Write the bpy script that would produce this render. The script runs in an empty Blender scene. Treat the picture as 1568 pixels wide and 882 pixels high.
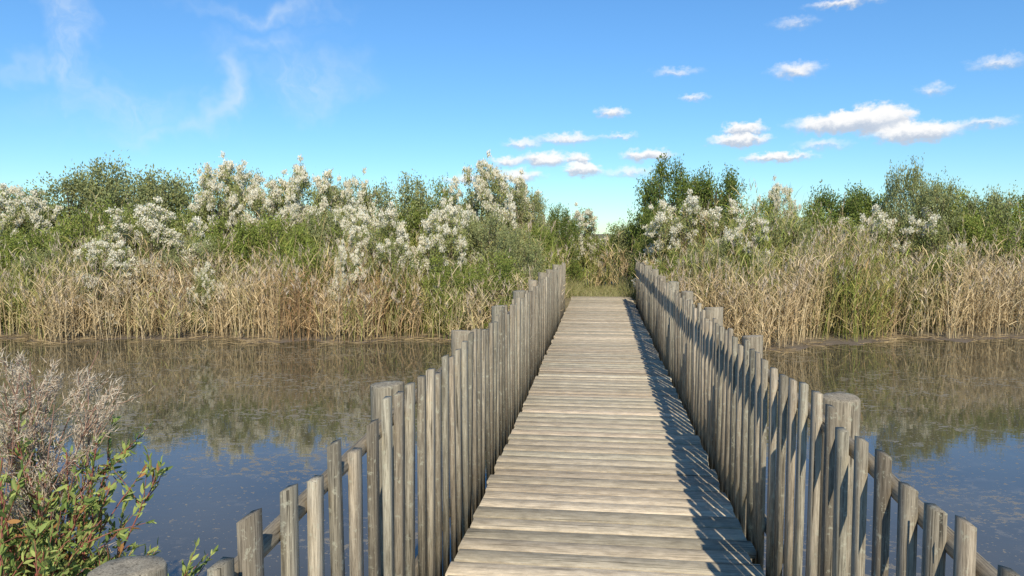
import bpy, math, numpy as np
from mathutils import Vector, Matrix
rng = np.random.default_rng(7)
S = bpy.context.scene
C = S.collection

# ------------------------------------------------------------ helpers
def link(o, parent=None):
    C.objects.link(o)
    if parent: o.parent = parent
    return o

def np_mesh(name, V, Q, Col=None, mat=None, smooth=False):
    me = bpy.data.meshes.new(name)
    V = np.asarray(V, np.float32); Q = np.asarray(Q, np.int32)
    k = Q.shape[1]
    me.vertices.add(len(V)); me.vertices.foreach_set("co", V.ravel())
    me.loops.add(Q.size); me.loops.foreach_set("vertex_index", Q.ravel())
    me.polygons.add(len(Q)); me.polygons.foreach_set("loop_start", np.arange(0, Q.size, k, dtype=np.int32))
    if smooth: me.polygons.foreach_set("use_smooth", np.ones(len(Q), bool))
    me.update(calc_edges=True)
    if Col is not None:
        a = me.color_attributes.new("Col", 'FLOAT_COLOR', 'POINT')
        c = np.ones((len(V), 4), np.float32); c[:, :3] = Col
        a.data.foreach_set("color", c.ravel())
    if mat: me.materials.append(mat)
    return me

def norm(a): return a / (np.linalg.norm(a, axis=-1, keepdims=True) + 1e-9)

class Bag:
    def __init__(s): s.V=[]; s.Q=[]; s.C=[]; s.n=0
    def add(s, V, Q, Cc):
        s.V.append(V); s.Q.append(Q + s.n); s.C.append(Cc); s.n += len(V)
    def mesh(s, name, mat, smooth=False):
        return np_mesh(name, np.concatenate(s.V), np.concatenate(s.Q), np.concatenate(s.C), mat, smooth)

def ribbons(bag, base, d, L, w, bend, col, segs=3, taper=1.4, wmin=0.12, r=None):
    r = r or rng
    N = len(base)
    d = norm(d)
    side = norm(np.cross(d, norm(r.normal(size=(N, 3)))))
    t = np.linspace(0, 1, segs + 1)
    P = base[:, None, :] + d[:, None, :] * (L[:, None] * t)[..., None] + bend[:, None, :] * (L[:, None] * t**2)[..., None]
    prof = np.maximum(1 - t**taper, wmin)
    if segs > 1: prof[0] = max(0.5, prof[0]*.6)
    W = side[:, None, :] * (w[:, None] * prof * .5)[..., None]
    V = np.stack([P - W, P + W], axis=2).reshape(N, -1, 3)
    k = 2 * (segs + 1)
    q = np.array([[2*i, 2*i+1, 2*i+3, 2*i+2] for i in range(segs)])
    Q = (q[None] + (np.arange(N) * k)[:, None, None]).reshape(-1, 4)
    bag.add(V.reshape(-1, 3), Q, np.repeat(col, k, axis=0))

def diamonds(bag, P, d, L, w, col, r=None):
    r = r or rng
    N = len(P); d = norm(d)
    side = norm(np.cross(d, norm(r.normal(size=(N, 3)))))
    a = P; b = P + d*(L*.45)[:, None] + side*(w*.5)[:, None]
    c = P + d*L[:, None]; e = P + d*(L*.45)[:, None] - side*(w*.5)[:, None]
    V = np.stack([a, b, c, e], 1).reshape(-1, 3)
    Q = np.arange(4*N).reshape(-1, 4)
    bag.add(V, Q, np.repeat(col, 4, axis=0))

def tube(bag, pts, rad, col, n=5):
    pts = np.asarray(pts, float); m = len(pts)
    rad = np.broadcast_to(rad, (m,))
    V = []
    for i in range(m):
        t = pts[min(i+1, m-1)] - pts[max(i-1, 0)]; t /= np.linalg.norm(t) + 1e-9
        u = np.cross(t, [0.31, .9, .2]); u /= np.linalg.norm(u); v = np.cross(t, u)
        for j in range(n):
            a = 2*math.pi*j/n
            V.append(pts[i] + rad[i]*(math.cos(a)*u + math.sin(a)*v))
    Q = [[i*n+j, i*n+(j+1) % n, (i+1)*n+(j+1) % n, (i+1)*n+j] for i in range(m-1) for j in range(n)]
    bag.add(np.array(V), np.array(Q), np.tile(np.array(col, float), (len(V), 1)))

def lump(x, y, s=1.0, ph=0.0):
    return (np.sin(x*.9*s+ph+1.3*np.sin(y*.7*s+ph)) + np.sin(x*1.7*s-y*1.1*s+2.1+ph) + .7*np.sin(x*3.7*s+y*2.9*s+ph*2) + .5*np.sin(x*7.3*s-y*5.1*s+4+ph))/3.2

# ------------------------------------------------------------ materials
def newmat(name):
    m = bpy.data.materials.new(name); m.use_nodes = True
    nt = m.node_tree; nt.nodes.clear()
    return m, nt, nt.nodes, nt.links

def foliage_mat(name, trans=.3):
    m, nt, N, Lk = newmat(name)
    out = N.new('ShaderNodeOutputMaterial'); at = N.new('ShaderNodeAttribute'); at.attribute_name = "Col"
    b = N.new('ShaderNodeBsdfDiffuse'); Lk.new(at.outputs['Color'], b.inputs['Color'])
    if trans > 0:
        tr = N.new('ShaderNodeBsdfTranslucent'); ms = N.new('ShaderNodeMixShader'); ms.inputs[0].default_value = trans
        Lk.new(at.outputs['Color'], tr.inputs[0])
        Lk.new(b.outputs[0], ms.inputs[1]); Lk.new(tr.outputs[0], ms.inputs[2]); Lk.new(ms.outputs[0], out.inputs[0])
    else: Lk.new(b.outputs[0], out.inputs[0])
    return m
M_leaf = foliage_mat("leaf", .25); M_reed = foliage_mat("reed", 0)

def wood_mat(name, axis, dark=(.10, .085, .065), light=(.40, .34, .26), bump=.35, blots=(9, 22), lichen=0.0):
    m, nt, N, Lk = newmat(name)
    out = N.new('ShaderNodeOutputMaterial'); b = N.new('ShaderNodeBsdfPrincipled')
    tc = N.new('ShaderNodeTexCoord'); at = N.new('ShaderNodeAttribute'); at.attribute_name = "Col"
    ad = N.new('ShaderNodeVectorMath'); ad.operation = 'MULTIPLY_ADD'
    Lk.new(at.outputs['Color'], ad.inputs[0]); ad.inputs[1].default_value = (13, 17, 19)
    Lk.new(tc.outputs['Object'], ad.inputs[2])
    def noise(sc_long, sc_cross, detail=6, rough=.6):
        mp = N.new('ShaderNodeMapping'); v = [sc_cross]*3; v[axis] = sc_long
        mp.inputs['Scale'].default_value = v; Lk.new(ad.outputs[0], mp.inputs[0])
        no = N.new('ShaderNodeTexNoise'); no.inputs['Scale'].default_value = 1
        no.inputs['Detail'].default_value = detail; no.inputs['Roughness'].default_value = rough
        Lk.new(mp.outputs[0], no.inputs[0]); return no.outputs[0]
    g = noise(7, 190, 5, .8); blot = noise(*blots, 5, .7); crack = noise(2.0, 110, 2, .4)
    r = N.new('ShaderNodeValToRGB'); e = r.color_ramp.elements
    e[0].position = .34; e[0].color = (*[d*1.5 for d in dark], 1); e[1].position = .60; e[1].color = (*light, 1)
    Lk.new(g, r.inputs[0])
    def MR(s, a, bb, c, d):
        q = N.new('ShaderNodeMapRange')
        for i, v in enumerate((a, bb, c, d)): q.inputs[i+1].default_value = v
        Lk.new(s, q.inputs[0]); return q.outputs[0]
    m1 = MR(blot, .32, .66, .66, 1.15); m2 = MR(crack, .31, .36, .3, 1)
    sp = N.new('ShaderNodeSeparateColor'); Lk.new(at.outputs['Color'], sp.inputs[0])
    m3 = MR(sp.outputs[2], 0, 1, .62, 1.38)
    a = N.new('ShaderNodeMath'); a.operation='MULTIPLY'; Lk.new(m1, a.inputs[0]); Lk.new(m2, a.inputs[1])
    a2 = N.new('ShaderNodeMath'); a2.operation='MULTIPLY'; Lk.new(a.outputs[0], a2.inputs[0]); Lk.new(m3, a2.inputs[1])
    sc = N.new('ShaderNodeVectorMath'); sc.operation='SCALE'; Lk.new(r.outputs[0], sc.inputs[0]); Lk.new(a2.outputs[0], sc.inputs['Scale'])
    tint = N.new('ShaderNodeMix'); tint.data_type='RGBA'; tint.blend_type='MULTIPLY'
    Lk.new(sp.outputs[0], tint.inputs[0]); Lk.new(sc.outputs[0], tint.inputs[6]); tint.inputs[7].default_value = (.86, .94, .97, 1)
    col = tint.outputs[2]
    if lichen > 0:
        lm = N.new('ShaderNodeTexNoise'); lm.inputs['Scale'].default_value = 30; lm.inputs['Detail'].default_value = 5; lm.inputs['Roughness'].default_value = .75
        Lk.new(ad.outputs[0], lm.inputs[0])
        li = N.new('ShaderNodeMix'); li.data_type = 'RGBA'; Lk.new(MR(lm.outputs[0], .57, .62, 0, lichen), li.inputs[0])
        Lk.new(col, li.inputs[6]); li.inputs[7].default_value = (.40,.385,.28,1); col = li.outputs[2]
    Lk.new(col, b.inputs['Base Color']); b.inputs['Roughness'].default_value=.85; b.inputs['Specular IOR Level'].default_value=.15
    if bump > 0:
        bp = N.new('ShaderNodeBump'); bp.inputs['Strength'].default_value=bump; bp.inputs['Distance'].default_value=.002
        hm = N.new('ShaderNodeMath'); hm.operation='MULTIPLY'; Lk.new(g, hm.inputs[0]); Lk.new(m2, hm.inputs[1])
        Lk.new(hm.outputs[0], bp.inputs['Height']); Lk.new(bp.outputs[0], b.inputs['Normal'])
    Lk.new(b.outputs[0], out.inputs[0]); return m
M_deck = wood_mat("deck_wood", 0, (.26,.20,.135), (.63,.51,.355))
M_fence = wood_mat("fence_wood", 2, (.085,.067,.046), (.41,.335,.235), 0.0, (2.5, 34), .5)
M_rail = wood_mat("rail_wood", 1, (.10,.08,.06), (.36,.29,.20))

def ground_mat():
    m, nt, N, Lk = newmat("ground")
    out = N.new('ShaderNodeOutputMaterial'); b = N.new('ShaderNodeBsdfPrincipled'); tc = N.new('ShaderNodeTexCoord')
    n1 = N.new('ShaderNodeTexNoise'); n1.inputs['Scale'].default_value=1.3; n1.inputs['Detail'].default_value=8
    n2 = N.new('ShaderNodeTexNoise'); n2.inputs['Scale'].default_value=22; n2.inputs['Detail'].default_value=6
    Lk.new(tc.outputs['Object'], n1.inputs[0]); Lk.new(tc.outputs['Object'], n2.inputs[0])
    r = N.new('ShaderNodeValToRGB'); e=r.color_ramp.elements
    e[0].position=.35; e[0].color=(.10,.09,.04,1); e[1].position=.65; e[1].color=(.30,.23,.13,1)
    mx = N.new('ShaderNodeMath'); mx.operation='ADD'; mh=N.new('ShaderNodeMath'); mh.operation='MULTIPLY'; mh.inputs[1].default_value=.5
    Lk.new(n1.outputs[0], mx.inputs[0]); Lk.new(n2.outputs[0], mx.inputs[1]); Lk.new(mx.outputs[0], mh.inputs[0]); Lk.new(mh.outputs[0], r.inputs[0])
    sp=N.new('ShaderNodeSeparateXYZ'); Lk.new(tc.outputs['Object'], sp.inputs[0])
    wet=N.new('ShaderNodeMapRange'); wet.inputs[1].default_value=-.54; wet.inputs[2].default_value=-.47; Lk.new(sp.outputs[2], wet.inputs[0])
    mc=N.new('ShaderNodeMix'); mc.data_type='RGBA'; Lk.new(wet.outputs[0], mc.inputs[0]); mc.inputs[6].default_value=(.13,.10,.07,1); Lk.new(r.outputs[0], mc.inputs[7])
    Lk.new(mc.outputs[2], b.inputs['Base Color']); b.inputs['Roughness'].default_value=.9
    bp=N.new('ShaderNodeBump'); bp.inputs['Strength'].default_value=.7; bp.inputs['Distance'].default_value=.03; Lk.new(n2.outputs[0], bp.inputs['Height']); Lk.new(bp.outputs[0], b.inputs['Normal'])
    Lk.new(b.outputs[0], out.inputs[0]); return m

def water_mat():
    m, nt, N, Lk = newmat("pond_water")
    out = N.new('ShaderNodeOutputMaterial'); b = N.new('ShaderNodeBsdfPrincipled'); tc = N.new('ShaderNodeTexCoord')
    def noise(sc, det=4, scale=(1,1,1), rough=.5):
        mp=N.new('ShaderNodeMapping'); mp.inputs['Scale'].default_value=scale; Lk.new(tc.outputs['Object'], mp.inputs[0])
        n=N.new('ShaderNodeTexNoise'); n.inputs['Scale'].default_value=sc; n.inputs['Detail'].default_value=det; n.inputs['Roughness'].default_value=rough
        Lk.new(mp.outputs[0], n.inputs[0]); return n.outputs[0]
    def mrange(s,a,bb,c=0,d=1):
        q=N.new('ShaderNodeMapRange'); q.interpolation_type='SMOOTHSTEP'
        for i,v in enumerate((a,bb,c,d)): q.inputs[i+1].default_value=v
        Lk.new(s,q.inputs[0]); return q.outputs[0]
    def mul(a,c):
        q=N.new('ShaderNodeMath'); q.operation='MULTIPLY'; Lk.new(a,q.inputs[0])
        if isinstance(c,float): q.inputs[1].default_value=c
        else: Lk.new(c,q.inputs[1])
        return q.outputs[0]
    base=N.new('ShaderNodeMix'); base.data_type='RGBA'; Lk.new(mrange(noise(.5,5),.35,.7), base.inputs[0])
    base.inputs[6].default_value=(.064,.056,.034,1); base.inputs[7].default_value=(.098,.082,.047,1)
    patch=mrange(noise(.7,3,(1,1.5,1)),.45,.58); fl=mrange(noise(10,6,(1,1.4,1),.72),.535,.565)
    specks=mrange(noise(26,2),.66,.68)
    f1=mul(patch,fl)
    mx=N.new('ShaderNodeMath'); mx.operation='MAXIMUM'; Lk.new(f1,mx.inputs[0]); Lk.new(specks,mx.inputs[1])
    fac=mul(mx.outputs[0],.58)
    c=N.new('ShaderNodeMix'); c.data_type='RGBA'; Lk.new(fac,c.inputs[0]); Lk.new(base.outputs[2],c.inputs[6]); c.inputs[7].default_value=(.30,.24,.15,1)
    Lk.new(c.outputs[2], b.inputs['Base Color'])
    Lk.new(mrange(fac,0,1,.012,.6), b.inputs['Roughness']); b.inputs['IOR'].default_value=1.78
    bp=N.new('ShaderNodeBump'); bp.inputs['Strength'].default_value=.05; bp.inputs['Distance'].default_value=.01
    Lk.new(noise(5,3,(1,2.2,1)), bp.inputs['Height']); Lk.new(bp.outputs[0], b.inputs['Normal'])
    Lk.new(b.outputs[0], out.inputs[0]); return m

# ------------------------------------------------------------ terrain
WZ = -.55
def bank(X):
    X = np.clip(np.asarray(X, float), -24, 14)
    y = np.where(X < 0, 14.9 + .09*X, np.where(X < 2.5, 14.9 - .25*X, 14.27 + (X-2.5)*.38))
    return y + .28*np.sin(X*1.3) + .18*np.sin(X*3.1+1) + .09*np.sin(X*8.3+np.sin(X*2.7))
def sm(t): t = np.clip(t, 0, 1); return t*t*(3-2*t)
def near_bank(X): return 2.75 + .25*np.sin(np.asarray(X)*1.1+.5)
def gz(X, Y):
    s = Y - bank(X)
    far = np.where(s > 0, WZ + .035*np.clip(s/.6, 0, 1) + .465*sm((s-.3)/4.5), WZ - .12*np.clip(-s/.8, 0, 1) - .5*sm((-s-.5)/2.5))
    n = near_bank(X) - Y
    near = np.where(n > 0, WZ + .3*sm(n/1.5), WZ - .7*sm(-n/2))
    return np.maximum(far, near)
def axis(a, b, st, ext):
    c = np.arange(a, b+1e-6, st); g = st*1.25**np.arange(1, 40); g = np.cumsum(g); g = g[g < ext]
    return np.concatenate([a-g[::-1], c, b+g])
ax, ay = axis(-26, 18, .15, 1500), axis(-4, 28, .13, 1500)
GX, GY = np.meshgrid(ax, ay)
GZ = gz(GX, GY) + .016*lump(GX*4, GY*4)
idx = np.arange(GX.size).reshape(GX.shape)
Q = np.stack([idx[:-1, :-1], idx[:-1, 1:], idx[1:, 1:], idx[1:, :-1]], -1).reshape(-1, 4)
link(bpy.data.objects.new("ground", np_mesh("ground", np.stack([GX, GY, GZ], -1).reshape(-1, 3), Q, None, ground_mat(), True)))
link(bpy.data.objects.new("pond_water", np_mesh("pond_water", [(-900,-900,WZ),(900,-900,WZ),(900,900,WZ),(-900,900,WZ)], [[0,1,2,3]], None, water_mat())))

# ------------------------------------------------------------ boxes / boardwalk
def box(bag, c, h, rot=None, jit=.0, topslope=0., col=None):
    v = np.array([[x, y, z] for z in (-1, 1) for y in (-1, 1) for x in (-1, 1)], float)
    P = v*np.array(h)
    P[4:, 2] += topslope*v[4:, 0]
    P += rng.normal(0, jit, P.shape) if jit else 0
    if rot is not None: P = P @ np.array(rot).T
    P += np.array(c)
    Q = np.array([[0,2,3,1],[4,5,7,6],[0,1,5,4],[2,6,7,3],[0,4,6,2],[1,3,7,5]])
    col = rng.random(3) if col is None else col
    bag.add(P, Q, np.tile(col, (8, 1)))

DX0, DX1 = -.73, .79
boardwalk = link(bpy.data.objects.new("boardwalk", None))
bg = Bag(); y = -2.2
while y < 19.3:
    w = rng.choice([.135, .145, .15, .158]); 
    col = rng.random(3); col[2] = np.clip(.48 + rng.normal(0, .14) + (.45 if rng.random() < .12 else 0), 0, 1)
    a = rng.normal(0, .003)
    R = Matrix.Rotation(a, 3, 'Z')
    box(bg, ((DX0+DX1)/2 + rng.normal(0, .009), y+w/2, -.02+rng.normal(0, .0018)), ((DX1-DX0)/2 + rng.normal(0, .005), w/2-.004, .02), R, .0012, 0, col)
    y += w
planks = link(bpy.data.objects.new("planks", bg.mesh("planks", M_deck)), boardwalk)
bm_ = planks.modifiers.new("bev", 'BEVEL'); bm_.width = .0025; bm_.segments = 1
bg = Bag()
for x in (DX0+.12, .03, DX1-.12): box(bg, (x, 8.5, -.115), (.04, 10.7, .073))
for y in np.arange(-.3, 19, 1.8): box(bg, (.03, y, -.24), (.92, .05, .05))
link(bpy.data.objects.new("beams", bg.mesh("beams", M_rail)), boardwalk)

def fence(xc, side, h, y_end, name):
    par = link(bpy.data.objects.new(name, None))
    bg = Bag(); y = .35
    def H(y): return h - .04*float(1-sm((y-1.0)/2.2))
    while y < y_end:
        hh = H(y) + rng.normal(0, .020)
        R = (Matrix.Rotation(rng.normal(0, .012), 3, 'X') @ Matrix.Rotation(rng.normal(0, .008), 3, 'Y') @ Matrix.Rotation(rng.normal(0, .03), 3, 'Z'))
        col = rng.random(3); col[2] = np.clip(.47+rng.normal(0, .28), 0, 1)
        zb = -.16
        box(bg, (xc+rng.normal(0, .002), y+rng.normal(0, .007), (hh+zb)/2), (.0120+rng.normal(0,.0008), .0335+rng.normal(0, .002), (hh-zb)/2), R, .0006, -side*rng.uniform(-.001, .004), col)
        y += .175
    link(bpy.data.objects.new("pickets", bg.mesh("pickets", M_fence)), par)
    bg = Bag()
    xo = xc + side*.039
    for dz in (-.095, None):
        yy = np.arange(.2, y_end+.3, .45)
        pts = np.stack([np.full_like(yy, xo)+rng.normal(0,.002,len(yy)), yy, np.array([H(v)+dz if dz else .12 for v in yy])+rng.normal(0, .003, len(yy))], 1)
        tube(bg, pts, .026, (.4,.5,.35), 10)
    link(bpy.data.objects.new("rails", bg.mesh("rails", M_rail, True)), par)
    bg = Bag()
    for i, yp in enumerate(np.arange(1.40, y_end+.3, 1.82)):
        x0 = xc + side*(.170 if i else .205); r0 = .074+rng.normal(0, .004); top = H(yp) - .040 + rng.normal(0, .012)
        if i == 0 and side < 0: top = .945
        n = 14; col = rng.random(3); col[2] = .55 + rng.uniform(-.12, .2)
        ph = rng.uniform(0, 6); V = []
        lev = [(-1.3, 1.03), (-.3, 1.0), (.4, 1.0), (top-.005, .995), (top, .96), (top+.001, .5), (top-.001, .02)]
        tx, ty = rng.normal(0, .008, 2)
        for z, k in lev:
            for j in range(n):
                a = 2*math.pi*j/n; rr = r0*k*(1+.05*math.sin(3*a+ph)+.025*math.sin(5*a+ph*2))
                V.append((x0+tx*z+rr*math.cos(a), yp+ty*z+rr*math.sin(a), z + (.006*math.cos(a+ph)*k if z > .5 else 0)))
        Q = [[i_*n+j, i_*n+(j+1) % n, (i_+1)*n+(j+1) % n, (i_+1)*n+j] for i_ in range(len(lev)-1) for j in range(n)]
        bg.add(np.array(V), np.array(Q), np.tile(col, (len(V), 1)))
    link(bpy.data.objects.new("posts", bg.mesh("posts", M_fence, False)), par)
    return par
fence(-.785, -1, 1.01, 16.4, "wooden_fence")
fence(.840, 1, 1.00, 17.6, "wooden_fence")

# ------------------------------------------------------------ reeds
def free(X, Y): return (np.abs(X-.03) > 1.0) | (Y > 21.6)
def mixcol(A, B, t): return A*(1-t[:, None]) + B*t[:, None]
TAN=np.array([.55,.40,.205]); TAN2=np.array([.66,.52,.31]); RUST=np.array([.38,.215,.10])
GRN=np.array([.18,.23,.045]); GRN2=np.array([.32,.35,.08]); YEL=np.array([.48,.41,.12])

def reed_bed(name, n, xr, sr, hfun, green, rngs, leaves=6, lw=.019, plume=.3):
    r = np.random.default_rng(rngs)
    X = r.uniform(*xr, n); s = r.uniform(*sr, n)
    keep = ((lump(X*2.2, s*2.2, 1, rngs) + r.normal(0, .5, n)) > -.55) & (s > .02+.30*lump(X*1.3, 0*X, 1, 2)+.25*(X > 3.5))
    X, s = X[keep], s[keep]
    Y = bank(X) + s
    k = free(X, Y) ; X, Y, s = X[k], Y[k], s[k]; n = len(X)
    Z = gz(X, Y) - .02
    H = hfun(X, s)*(1 + .20*r.normal(size=n)) * (1 + .36*lump(X*1.3, s*1.6, 1, 3))
    H = np.clip(H, .3, 3)
    near = sm((np.abs(X)-1.0)/1.2); H *= .62 + .38*near
    g = np.clip(green(X, s) + .60*lump(X*.8, s*1.2, 1, 5) + .20*r.normal(size=n), 0, 1)
    tone = np.clip(.5+.5*lump(X*.6, s, 1, 9)+.3*r.normal(size=n), 0, 1)
    dead = mixcol(np.tile(TAN, (n,1)), np.tile(TAN2, (n,1)), tone)
    rust = np.clip((lump(X*.7, s*.7, 1, 12)-.15)*1.4 + .2*r.normal(size=n), 0, .9); dead = mixcol(dead, np.tile(RUST, (n,1)), rust)
    live = mixcol(np.tile(GRN, (n,1)), np.tile(GRN2, (n,1)), r.random(n)); live = mixcol(live, np.tile(YEL, (n,1)), (r.random(n) < .2)*.8)
    colv = mixcol(dead, live, np.clip((g-.35)*2.2, 0, 1)) * r.uniform(.7, 1.15, n)[:, None]
    base = np.stack([X, Y, Z], 1)
    d = np.stack([r.normal(0, .10, n), r.normal(0, .10, n), np.ones(n)], 1)
    bend = np.stack([r.normal(.03, .10, n), r.normal(0, .10, n), -np.abs(r.normal(0, .03, n))], 1)
    bag = Bag()
    ribbons(bag, base, d, H, np.full(n, .012), bend, colv, 3, 2.5, .3, r)
    dn = norm(d)
    rep = np.repeat(np.arange(n), leaves); m = len(rep)
    t = r.uniform(.12, .98, m)
    P = base[rep] + dn[rep]*(H[rep]*t)[:, None] + bend[rep]*(H[rep]*t**2)[:, None]
    a = r.uniform(0, 2*np.pi, m); el = r.uniform(.9, 3.2, m)
    ld = np.stack([np.cos(a), np.sin(a), el], 1)
    lb = np.stack([np.cos(a)*.15, np.sin(a)*.15, -r.uniform(.05, .45, m)], 1)
    lowdead = np.clip(1.0 - t*2.2, 0, 1)
    lc = mixcol(colv[rep], np.tile(TAN*.95, (m, 1)), lowdead) * r.uniform(.8, 1.2, m)[:, None]
    ribbons(bag, P, ld, r.uniform(.15, .42, m), r.uniform(.6, 1.3, m)*lw, lb, lc, 2, 1.6, .1, r)
    pi = np.where(r.random(n) < plume)[0]
    rep = np.repeat(pi, 7); m = len(rep); t = r.uniform(.9, 1.02, m)
    P = base[rep] + dn[rep]*(H[rep]*t)[:, None] + bend[rep]*(H[rep]*t**2)[:, None]
    pd = np.stack([r.normal(0, .35, m), r.normal(0, .35, m), np.ones(m)], 1)
    ribbons(bag, P, pd, r.uniform(.06, .16, m), np.full(m, .016), pd*0, np.tile(np.array([.54,.44,.32]), (m, 1))*r.uniform(.7,1.2,m)[:, None], 1, 1.4, .1, r)
    return link(bpy.data.objects.new(name, bag.mesh(name, M_reed)))
Lf = lambda X: sm((1.5-X)/3)
reed_bed("reed_bed", 15000, (-22, 15), (-.25, 1.7), lambda X, s: 1.02 + .24*s + .22*(X > 1), lambda X, s: .20+.34*s/1.7+0*X, 11)
reed_bed("reed_bed", 15000, (-22, 15), (1.5, 4.5), lambda X, s: 1.34 + .13*(s-1.5) + .12*(X > 1), lambda X, s: .54+.25*Lf(X), 12, 6, .022, .2)
reed_bed("reed_bed", 9000, (-24, 17), (4.3, 10), lambda X, s: 1.65 + .03*s, lambda X, s: .62+.15*Lf(X), 13, 5, .026, .2)

bag = Bag(); n = 7000
X = rng.uniform(-22, 15, n); s = rng.normal(.08, .3, n); Y = bank(X)+s; k = free(X, Y) & (lump(X*2, s, 1, 4) > -.1); X, Y = X[k], Y[k]; n = len(X)
P = np.stack([X, Y, np.maximum(gz(X, Y), WZ)+.008+rng.random(n)*.03], 1)
a = rng.uniform(0, 6.28, n)
ribbons(bag, P, np.stack([np.cos(a), np.sin(a)*.6, rng.normal(.04, .08, n)], 1), rng.uniform(.1, .35, n), np.full(n, .011), np.zeros((n, 3)), TAN[None]*rng.uniform(.3, .9, n)[:, None], 2)
link(bpy.data.objects.new("fallen_straw", bag.mesh("fallen_straw", M_reed)))

bag = Bag(); n = 16000
X = np.concatenate([rng.uniform(-1.6, 1.7, n//2), rng.uniform(-9, 9, n//2)]); Y = np.concatenate([rng.uniform(19.2, 23, n//2), rng.uniform(-3, 2.9, n//2)])
k = (Y > 10) | (np.abs(X) > 1.1); X, Y = X[k], Y[k]; n = len(X)
P = np.stack([X, Y, gz(X, Y)-.01], 1)
hh = rng.uniform(.08, .25, n)*np.where((Y > 10) & (np.abs(X) > .6), 2.6, 1)
gc = mixcol(np.tile([.18,.21,.055], (n,1)), np.tile([.45,.38,.20], (n,1)), rng.random(n))
ribbons(bag, P, np.stack([rng.normal(0,.35,n), rng.normal(0,.35,n), np.ones(n)], 1), hh, np.full(n, .010), np.stack([rng.normal(0,.3,n), rng.normal(0,.3,n), -rng.random(n)*.3], 1), gc, 2)
link(bpy.data.objects.new("grass", bag.mesh("grass", M_reed)))

# ------------------------------------------------------------ bushes
def gen_bush(seed, kind):
    r = np.random.default_rng(seed); bag = Bag()
    pal = {'A': ([.22,.25,.08], [.39,.40,.15]), 'G': ([.16,.21,.045], [.32,.36,.085]),
           'W': ([.23,.26,.10], [.38,.385,.17]), 'D': ([.10,.145,.036], [.23,.275,.065])}[kind]
    ncl = {'A': 75, 'G': 85, 'W': 85, 'D': 85}[kind]
    per = {'A': 200, 'G': 230, 'W': 200, 'D': 270}[kind]
    spread = {'A': .085, 'G': .09, 'W': .08, 'D': .09}[kind]
    bloom = {0: .95, 1: .75, 2: .55, 3: .38}[(seed-3)//7 % 4] if kind == 'A' else 0
    stems = []
    for i in range(9):
        a = r.uniform(0, 6.28); tip = np.array([math.cos(a)*r.uniform(.1,.38), math.sin(a)*r.uniform(.1,.38), r.uniform(.6,.88)])
        b = np.array([math.cos(a)*.04, math.sin(a)*.04, -.02])
        mid = (b+tip)/2 + np.array([math.cos(a)*.04, math.sin(a)*.04, .03]) + r.normal(0, .02, 3)
        t = np.linspace(0, 1, 6)[:, None]
        pts = (1-t)**2*b + 2*t*(1-t)*mid + t**2*tip
        tube(bag, pts, np.linspace(.013, .004, 6), (.14,.115,.085), 5); stems.append(pts)
    lobes = [(r.uniform(0, 6.28), r.uniform(.80, 1.05)) for _ in range(3)]
    for i in range(ncl):
        a = r.uniform(0, 6.28); u = r.random(); z = .12+.80*u
        hmax = 1.0
        for la, lh in lobes:
            dd = abs((a-la+math.pi) % (2*math.pi)-math.pi)
            if dd < 1.1: hmax = lh
        prof = .49*math.sqrt(max(0.03, 1-max(0, (u-.40)/.66)**2.6))
        rad = prof*math.sqrt(r.uniform(.15, 1))*(1+.15*math.sin(3*a+seed))
        c = np.array([rad*math.cos(a), rad*math.sin(a), z*hmax])
        d0 = np.linalg.norm(np.array([s[4] for s in stems])-c, axis=1); p0 = stems[int(d0.argmin())][r.integers(2, 5)]
        t = np.linspace(0, 1, 4)[:, None]
        tube(bag, p0*(1-t)+c*t + np.array([0,0,1])*(-.05*t*(1-t)), np.linspace(.005, .002, 4), (.15,.12,.09), 4)
        out = norm(c-np.array([0, 0, .35])); updir = norm(out*.9+np.array([0, 0, .7]))
        nt = 12
        td = norm(updir + r.normal(0, .6, (nt, 3))); tl = r.uniform(.04, .10, nt)*(1.3 if kind == 'W' else 1)
        tb = c + r.normal(0, spread*.5, (nt, 3))
        ribbons(bag, tb, td, tl, np.full(nt, .0035), r.normal(0, .1, (nt, 3)), np.tile([.16,.13,.08], (nt, 1)), 2, 1.4, .2, r)
        k = r.integers(0, nt, per); t = r.uniform(.05, 1.05, per)
        P = tb[k] + td[k]*(tl[k]*t)[:, None] + r.normal(0, spread*.30, (per, 3))
        ld = norm(td[k]*.7 + r.normal(0, .8, (per, 3)))
        lc = mixcol(np.tile(pal[0], (per,1)), np.tile(pal[1], (per,1)), np.clip(r.random(per)*.5 + r.uniform(0, .6), 0, 1))*r.uniform(.8, 1.2, per)[:, None]
        yl = r.random(per) < .05; lc[yl] = [.42,.36,.12]
        L = r.uniform(.018, .034, per)
        diamonds(bag, P, ld, L, L*r.uniform(.35, .6, per), lc, r)
        if kind == 'A' and (z > .3 or rad > .2) and r.random() < bloom:
            nf = r.integers(4, 8)
            for _ in range(nf):
                fcn = c + updir*r.uniform(.06, .12) + r.normal(0, .040, 3)
                m = int(r.uniform(55, 110)); P = fcn + r.normal(0, 1, (m, 3))*np.array([.019, .019, .013])
                fc = mixcol(np.tile([.92,.87,.70], (m,1)), np.tile([.72,.63,.43], (m,1)), np.clip(r.normal(.28, .3, m), 0, 1))
                L = r.uniform(.012, .025, m); diamonds(bag, P, norm(updir+r.normal(0,.6,(m,3))), L, L*.8, fc, r)
    return bag.mesh("bush_"+kind, M_leaf)
VAR = {k: [gen_bush((100*i+j*7+3) if k != 'A' else j*7+3, k) for j in range(n)] for i, (k, n) in enumerate([('A', 4), ('G', 3), ('W', 3), ('D', 2)])}
NAMES = {'A': 'flowering_baccharis_bush', 'G': 'green_bush', 'W': 'willow_shrub', 'D': 'dark_leaf_shrub'}
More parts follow.
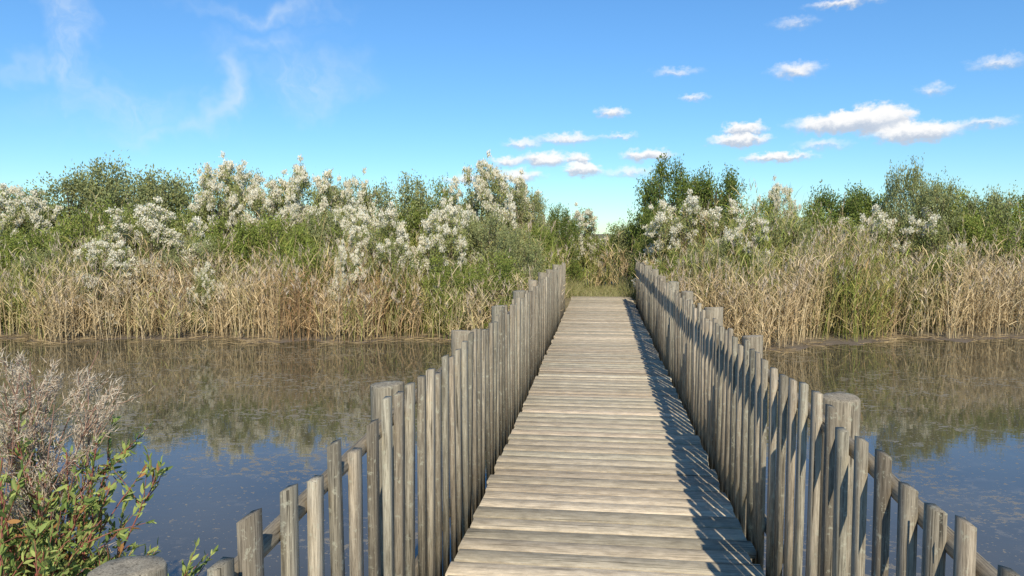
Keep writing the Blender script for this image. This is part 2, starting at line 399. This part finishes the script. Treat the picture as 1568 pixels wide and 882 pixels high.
B = [ # x, y, top z, width, kind(+bloom variant: 0 heavy .. 3 light)
(-15.6,18,2.65,2.4,'A0'),(-17.3,18.5,2.9,2.6,'G'),(-19,18.5,2.8,2.6,'A1'),(-15.2,19,2.8,2.3,'G'),(-14.5,19.5,3.35,2.6,'W'),(-13.5,20,3.6,3.0,'W'),(-12.4,20,3.25,2.6,'W'),
(-11.5,19.5,2.5,2.0,'G'),(-10.4,19.5,3.3,1.5,'A0'),(-9.8,20,3.15,1.6,'A1'),(-8.8,19.5,2.9,1.5,'A1'),(-7.9,19.5,3.15,1.6,'A0'),(-7.2,20,3.0,1.6,'W'),
(-6.5,19.5,2.9,1.3,'A1'),(-5.5,20,3.1,1.9,'W'),(-4.7,20,3.0,1.7,'G'),(-3.8,19.5,2.95,1.4,'A2'),(-2.95,19,3.15,1.5,'A0'),(-2.4,20.2,2.85,1.3,'A0'),(-1.95,20,2.8,1.1,'W'),
(-.75,24,2.25,1.5,'A1'),(.1,24.5,1.9,1.9,'G'),(1.0,24,2.0,1.5,'W'),(-1.3,22,2.3,1.3,'D'),(1.6,21,2.35,1.2,'D'),(2.0,18.8,2.3,1.7,'A0'),(2.9,19,2.35,1.6,'A2'),
(2.0,23,3.65,1.9,'D'),(3.35,23,3.5,1.9,'D'),(2.7,23.5,3.1,2.0,'G'),(3.8,20,2.45,1.6,'G'),(3.3,17.4,1.85,1.3,'A1'),(4.6,20,2.65,.9,'A0'),(5.2,20.2,2.35,1.6,'G'),
(6.4,21,2.85,1.9,'D'),(7.3,21,2.75,1.8,'G'),(7.6,20,3.35,1.2,'W'),(8.0,19.5,3.0,1.4,'W'),(8.9,20,2.8,1.7,'G'),(9.6,20,2.65,1.5,'W'),(10.3,20.5,2.8,1.7,'G'),(11.5,20.5,2.8,2,'W'),(12.8,21,2.9,2.2,'G'),(14.2,21,2.8,2.2,'A2'),
(-10.5,16.1,2.05,1.9,'A0'),(-10.7,15.0,1.35,1.4,'A1'),(-13.9,16.6,1.9,1.6,'G'),(-12.3,17,2.3,2.0,'G'),(-9.3,17.2,2.0,1.5,'G'),(-8.2,17.6,2.25,1.7,'G'),(-7.3,16.9,1.8,1.5,'G'),(-6.7,17.5,2.15,1.5,'W'),
(-5.85,17,2.05,1.0,'A0'),(-4.95,16.4,1.95,1.4,'A0'),(-5.4,15.3,1.2,.7,'A0'),(-4.5,15.8,1.45,1.2,'A3'),(-3.5,16.6,2.0,1.3,'A0'),(-8.5,15.1,.95,.6,'A2'),(-2.7,17.3,2.15,1.5,'W'),(-1.9,16.6,1.75,1.1,'W'),(-2.2,15.7,1.2,1.3,'G'),(-1.6,18.6,2.0,1.1,'G'),
(-6.5,16.2,1.3,1.5,'G'),(-3.2,15.8,1.2,1.2,'G'),(-12.6,15.6,1.3,1.5,'W'),(-9.3,16,1.5,1.3,'W'),(-1.55,15.8,.9,.9,'W'),
(4.2,18,2.05,1.5,'W'),(5.4,18.6,2.05,1.6,'G'),(6.5,19,2.2,1.4,'A2'),(7.6,18.9,2.15,1.5,'A2'),(8.8,19.3,2.1,1.6,'G'),(1.65,17.4,1.2,.9,'G'),(1.4,19.8,1.9,.9,'D'),(2.4,17,1.5,1.1,'W'),(1.7,16,.7,.8,'W'),
(-14.5,17.2,2.3,1.4,'A0'),(-16.8,16.5,2.2,1.8,'A1'),(10,19,2.1,1.7,'G'),(-14.3,15.2,1.2,1.2,'A3'),
(7.4,17.6,1.2,1.3,'G'),(5.2,16.6,1.1,1.1,'W'),
]
for i, (x, y, top, w, kk) in enumerate(B):
    k = kk[0]; me = VAR[k][int(kk[1]) if len(kk) > 1 else i % len(VAR[k])]
    z = float(gz(x, y)); o = link(bpy.data.objects.new(NAMES[k], me))
    o.location = (x, y, z-.05); h = (top - z + .05)/1.0
    o.scale = (w*rng.uniform(.98, 1.15), w*rng.uniform(.98, 1.15), h); o.rotation_euler = (0, 0, rng.uniform(0, 6.28))

# ------------------------------------------------------------ foreground shrub
bag = Bag(); r = np.random.default_rng(5)
def shrub_stem(b, tip, rad, leafy, dry):
    b = np.array(b, float); tip = np.array(tip, float)
    mid = (b+tip)/2 + np.array([(b-tip)[0]*.25, 0, .08]) + r.normal(0, .03, 3)
    t = np.linspace(0, 1, 9)[:, None]; pts = (1-t)**2*b+2*t*(1-t)*mid+t**2*tip
    tube(bag, pts, np.linspace(rad, rad*.35, 9), (.38,.14,.10) if leafy else (.38,.22,.16), 6)
    def at(u): return (1-u)**2*b+2*u*(1-u)*mid+u**2*tip
    for _ in range(9):
        u = r.uniform(.4, .97); p = at(u); dd = norm(norm(tip-b)+r.normal(0, .40, 3)); l = r.uniform(.08, .25)
        e = p+dd*l; tube(bag, [p, (p+e)/2+r.normal(0, .008, 3), e], [.0024, .0019, .001], (.40,.16,.11) if leafy else (.46,.30,.21), 5)
        if leafy:
            m = 14; uu = r.uniform(.1, 1.05, m)[:, None]; P = p+(e-p)*uu
            ld = norm(dd*1.0+r.normal(0, .5, (m, 3))); LL = r.uniform(.022, .050, m)
            c = mixcol(np.tile([.19,.27,.07], (m,1)), np.tile([.44,.48,.15], (m,1)), r.random(m)); rd = r.random(m) < .06; c[rd] = [.42,.22,.08]
            leaf6(P, ld, LL, LL*r.uniform(.24, .36, m), c)
        if dry:
            m = 55; uu = r.uniform(.45, 1.05, m)[:, None]; P = p+(e-p)*uu + r.normal(0, .009, (m, 3))
            c = mixcol(np.tile([.54,.41,.28], (m,1)), np.tile([.70,.61,.46], (m,1)), r.random(m))
            ribbons(bag, P, norm(dd+r.normal(0, .6, (m, 3))), r.uniform(.012, .034, m), np.full(m, .0036), np.zeros((m, 3)), c, 1, 1.4, .2, r)
    if leafy:
        m = 30; u = r.uniform(.35, 1, m)[:, None]; P = at(u)
        ld = norm(norm(tip-b)*.8+r.normal(0, .5, (m, 3))); LL = r.uniform(.02, .048, m)
        leaf6(P, ld, LL, LL*.32, mixcol(np.tile([.19,.27,.07], (m,1)), np.tile([.44,.48,.15], (m,1)), r.random(m)))
def leaf6(P, d, L, w, col):
    N = len(P); up = norm(r.normal(size=(N, 3))); side = norm(np.cross(d, up)); nn = np.cross(side, d)
    f = lambda t, s, dr: P+d*(L*t)[:, None]+side*(w*s)[:, None]-nn*(L*dr)[:, None]
    V = np.stack([f(0,0,0), f(.33,.5,-.05), f(.75,.38,0), f(1,0,.12), f(.75,-.38,0), f(.33,-.5,-.05), f(.33,0,.04), f(.75,0,.06)], 1).reshape(-1, 3)
    q = np.array([[0,1,6,5],[1,2,7,6],[6,7,4,5],[2,3,4,7]])
    bag.add(V, (q[None]+(np.arange(N)*8)[:, None, None]).reshape(-1, 4), np.repeat(col, 8, axis=0))
for i in range(76):
    bx, by = -2.05+r.normal(0, .18), 2.25+r.normal(0, .15)
    tx = r.uniform(-2.5, -1.48); tz = .92 - .75*max(0, (tx+2.1))/.5*.50 + r.uniform(-.45, .04)
    shrub_stem((bx, by, -.4), (tx, 2.45+r.normal(0, .18), tz), .006, True, False)
for i in range(26):
    bx, by = -2.15+r.normal(0, .12), 2.4+r.normal(0, .1)
    shrub_stem((bx, by, -.4), (r.uniform(-2.45, -1.86), 2.55+r.normal(0, .12), r.uniform(.78, 1.20)), .0045, False, True)
link(bpy.data.objects.new("willow_sapling", bag.mesh("willow_sapling", M_leaf)))

# ------------------------------------------------------------ camera
YAW, PITCH, F = math.radians(6.85), math.radians(4.25), 1132.0
cam = bpy.data.cameras.new("camera"); cam.lens = 26; cam.sensor_width = 36; cam.clip_end = 5000; cam.clip_start = .05
co = link(bpy.data.objects.new("camera", cam)); co.location = (0, 0, 1.65)
co.rotation_euler = (math.pi/2-PITCH, 0, YAW); S.camera = co

# ------------------------------------------------------------ sun + sky
to_sun = Vector((.26, -.96, .90)).normalized()
sl = bpy.data.lights.new("sun", 'SUN'); sl.energy = 5.0; sl.angle = math.radians(.5); sl.color = (1, .93, .79)
so = link(bpy.data.objects.new("sun", sl)); so.rotation_euler = to_sun.to_track_quat('Z', 'Y').to_euler(); so.location = (5, -10, 12)

W = bpy.data.worlds.new("World"); S.world = W; W.use_nodes = True
nt = W.node_tree; N = nt.nodes; Lk = nt.links; N.clear()
out = N.new('ShaderNodeOutputWorld'); bgd = N.new('ShaderNodeBackground'); bgd.inputs[1].default_value = .15
sky = N.new('ShaderNodeTexSky'); sky.sky_type = 'NISHITA'; sky.sun_disc = False
sky.sun_elevation = math.asin(to_sun.z); sky.sun_rotation = math.atan2(to_sun.x, to_sun.y)
sky.air_density = 1.0; sky.dust_density = 0.0; sky.ozone_density = 3.0
def math1(op, a, b=None, c=None, clamp=False):
    n = N.new('ShaderNodeMath'); n.operation = op; n.use_clamp = clamp
    for i, v in enumerate((a, b, c)):
        if v is None: continue
        if isinstance(v, (int, float)): n.inputs[i].default_value = v
        else: Lk.new(v, n.inputs[i])
    return n.outputs[0]
def vm(op, *args):
    n = N.new('ShaderNodeVectorMath'); n.operation = op
    for i, v in enumerate(args):
        if isinstance(v, tuple): n.inputs[i].default_value = v
        else: Lk.new(v, n.inputs[i])
    return n
def mr(s, a, b, c=0., d=1., smooth=True):
    n = N.new('ShaderNodeMapRange'); 
    if smooth: n.interpolation_type = 'SMOOTHSTEP'
    for i, v in enumerate((a, b, c, d)): n.inputs[i+1].default_value = v
    Lk.new(s, n.inputs[0]); return n.outputs[0]
tc = N.new('ShaderNodeTexCoord'); sp = N.new('ShaderNodeSeparateXYZ'); Lk.new(tc.outputs['Generated'], sp.inputs[0])
az = math1('ARCTAN2', sp.outputs[0], sp.outputs[1]); el = math1('ARCSINE', sp.outputs[2])
cb = N.new('ShaderNodeCombineXYZ'); Lk.new(az, cb.inputs[0]); Lk.new(el, cb.inputs[1]); uv = cb.outputs[0]
def noise(vec, sc, det, mscale=(1,1,1), rot=0., rough=.55):
    mp = N.new('ShaderNodeMapping'); mp.inputs['Scale'].default_value = mscale; mp.inputs['Rotation'].default_value = (0,0,rot); Lk.new(vec, mp.inputs[0])
    n = N.new('ShaderNodeTexNoise'); n.noise_dimensions = '2D'; n.inputs['Scale'].default_value = sc; n.inputs['Detail'].default_value = det; n.inputs['Roughness'].default_value = rough
    Lk.new(mp.outputs[0], n.inputs[0]); return n
wn = noise(uv, 60, 5, (1, 1.4, 1), 0, .62)
wsub = vm('SUBTRACT', wn.outputs[1], (.5,.5,.5)).outputs[0]
uvw = vm('MULTIPLY_ADD', wsub, (.032, .020, 0), uv).outputs[0]
def bearing(px, py):
    v = Vector(((px-784)/F, 1, (441-py)/F)); v.rotate(Matrix.Rotation(-PITCH, 3, 'X')); v.rotate(Matrix.Rotation(YAW, 3, 'Z')); v.normalize()
    return math.atan2(v.x, v.y), math.asin(v.z)
clouds = [(1300,188,74,15,1.25),(1345,177,40,16,1.2),(1400,203,55,14,1.2),(1140,197,30,10,1.1),(1133,215,42,9,1.1),(1190,241,50,8,1.0),(1218,108,38,12,.65),(990,238,40,10,1.1),
(937,172,25,9,.75),(1062,150,22,7,.5),(868,213,56,9,.65),(798,221,28,8,.6),(833,244,40,12,1.0),(892,260,28,10,1.1),(888,243,18,9,.9),(775,248,24,9,.8),(795,270,38,10,.85),
(950,208,28,6,.5),(1430,138,22,10,.45),(1035,110,36,7,.4),(1530,96,36,10,.45),(1510,188,38,8,.5),(1215,35,34,9,.35),(1290,3,50,8,.6),(962,264,45,9,.5),(715,275,38,8,.7),(1260,222,40,9,.45)]
dens = acc = None
for (px, py, a, b, s) in clouds:
    u, v = bearing(px, py)
    q = vm('MULTIPLY_ADD', uvw, (F/a, F/b, 0), (-u*F/a, -v*F/b, 0)).outputs[0]
    m = math1('MULTIPLY_ADD', vm('LENGTH', q).outputs['Value'], -s, 1.25*s, clamp=True)
    dens = m if dens is None else math1('ADD', dens, m)
    acc = vm('MULTIPLY', q, m).outputs[0] if acc is None else vm('MULTIPLY_ADD', q, m, acc).outputs[0]
sa = N.new('ShaderNodeSeparateXYZ'); Lk.new(acc, sa.inputs[0])
rel = math1('DIVIDE', sa.outputs[1], math1('MAXIMUM', dens, .01))
densc = mr(dens, .0, .8, 0, .96)
ccol = N.new('ShaderNodeMix'); ccol.data_type = 'RGBA'; Lk.new(mr(rel, -.6, .25), ccol.inputs[0])
ccol.inputs[6].default_value = (3.6, 4.1, 4.9, 1); ccol.inputs[7].default_value = (6.9, 6.8, 6.7, 1)
cw = noise(uv, 9, 4, (1,1,1), 0, .6)
uvc = vm('MULTIPLY_ADD', vm('SUBTRACT', cw.outputs[1], (.5,.5,.5)).outputs[0], (.13, .13, 0), uv).outputs[0]
wis = None
for (px, py, a, b, rot, s) in [(112,45,34,90,.05,.9),(335,150,30,70,-.55,.65),(475,125,75,42,.2,.62),(180,170,95,34,.1,.5),(425,15,110,20,.08,.5),(75,105,80,18,0,.45),(410,75,95,24,.25,.42),(230,205,110,20,.1,.4)]:
    u, v = bearing(px, py)
    mp = N.new('ShaderNodeMapping'); mp.vector_type = 'TEXTURE'; mp.inputs['Location'].default_value = (u, v, 0); mp.inputs['Rotation'].default_value = (0, 0, rot); mp.inputs['Scale'].default_value = (a/F, b/F, 1)
    Lk.new(uvc, mp.inputs[0])
    m = math1('MULTIPLY_ADD', vm('LENGTH', mp.outputs[0]).outputs['Value'], -s*.6, 1.45*s*.6, clamp=True)
    wis = m if wis is None else math1('MAXIMUM', wis, m)
ci1 = noise(uvc, 11, 5, (1.4, 1.0, 1), -.5, .62)
cwisp = math1('MULTIPLY', mr(wis, 0, .85, 0, .8), mr(ci1.outputs[0], .30, .68, .2, 1.))
hs = N.new('ShaderNodeHueSaturation'); hs.inputs['Saturation'].default_value = 1.22; Lk.new(sky.outputs[0], hs.inputs['Color'])
ext = N.new('ShaderNodeMix'); ext.data_type = 'RGBA'; Lk.new(mr(el, 0., .34), ext.inputs[0]); ext.inputs[6].default_value = (.54,.76,.90,1); ext.inputs[7].default_value = (.92,1.02,1.10,1)
skyc = vm('MULTIPLY', hs.outputs[0], ext.outputs[2]).outputs[0]
mA = N.new('ShaderNodeMix'); mA.data_type = 'RGBA'; Lk.new(cwisp, mA.inputs[0]); Lk.new(skyc, mA.inputs[6]); mA.inputs[7].default_value = (5.2, 5.9, 6.6, 1)
mB = N.new('ShaderNodeMix'); mB.data_type = 'RGBA'; Lk.new(densc, mB.inputs[0]); Lk.new(mA.outputs[2], mB.inputs[6]); Lk.new(ccol.outputs[2], mB.inputs[7])
Lk.new(mB.outputs[2], bgd.inputs[0]); Lk.new(bgd.outputs[0], out.inputs[0])
W.name = "sky"

S.view_settings.view_transform = 'Standard'; S.view_settings.look = 'None'; S.view_settings.exposure = 0
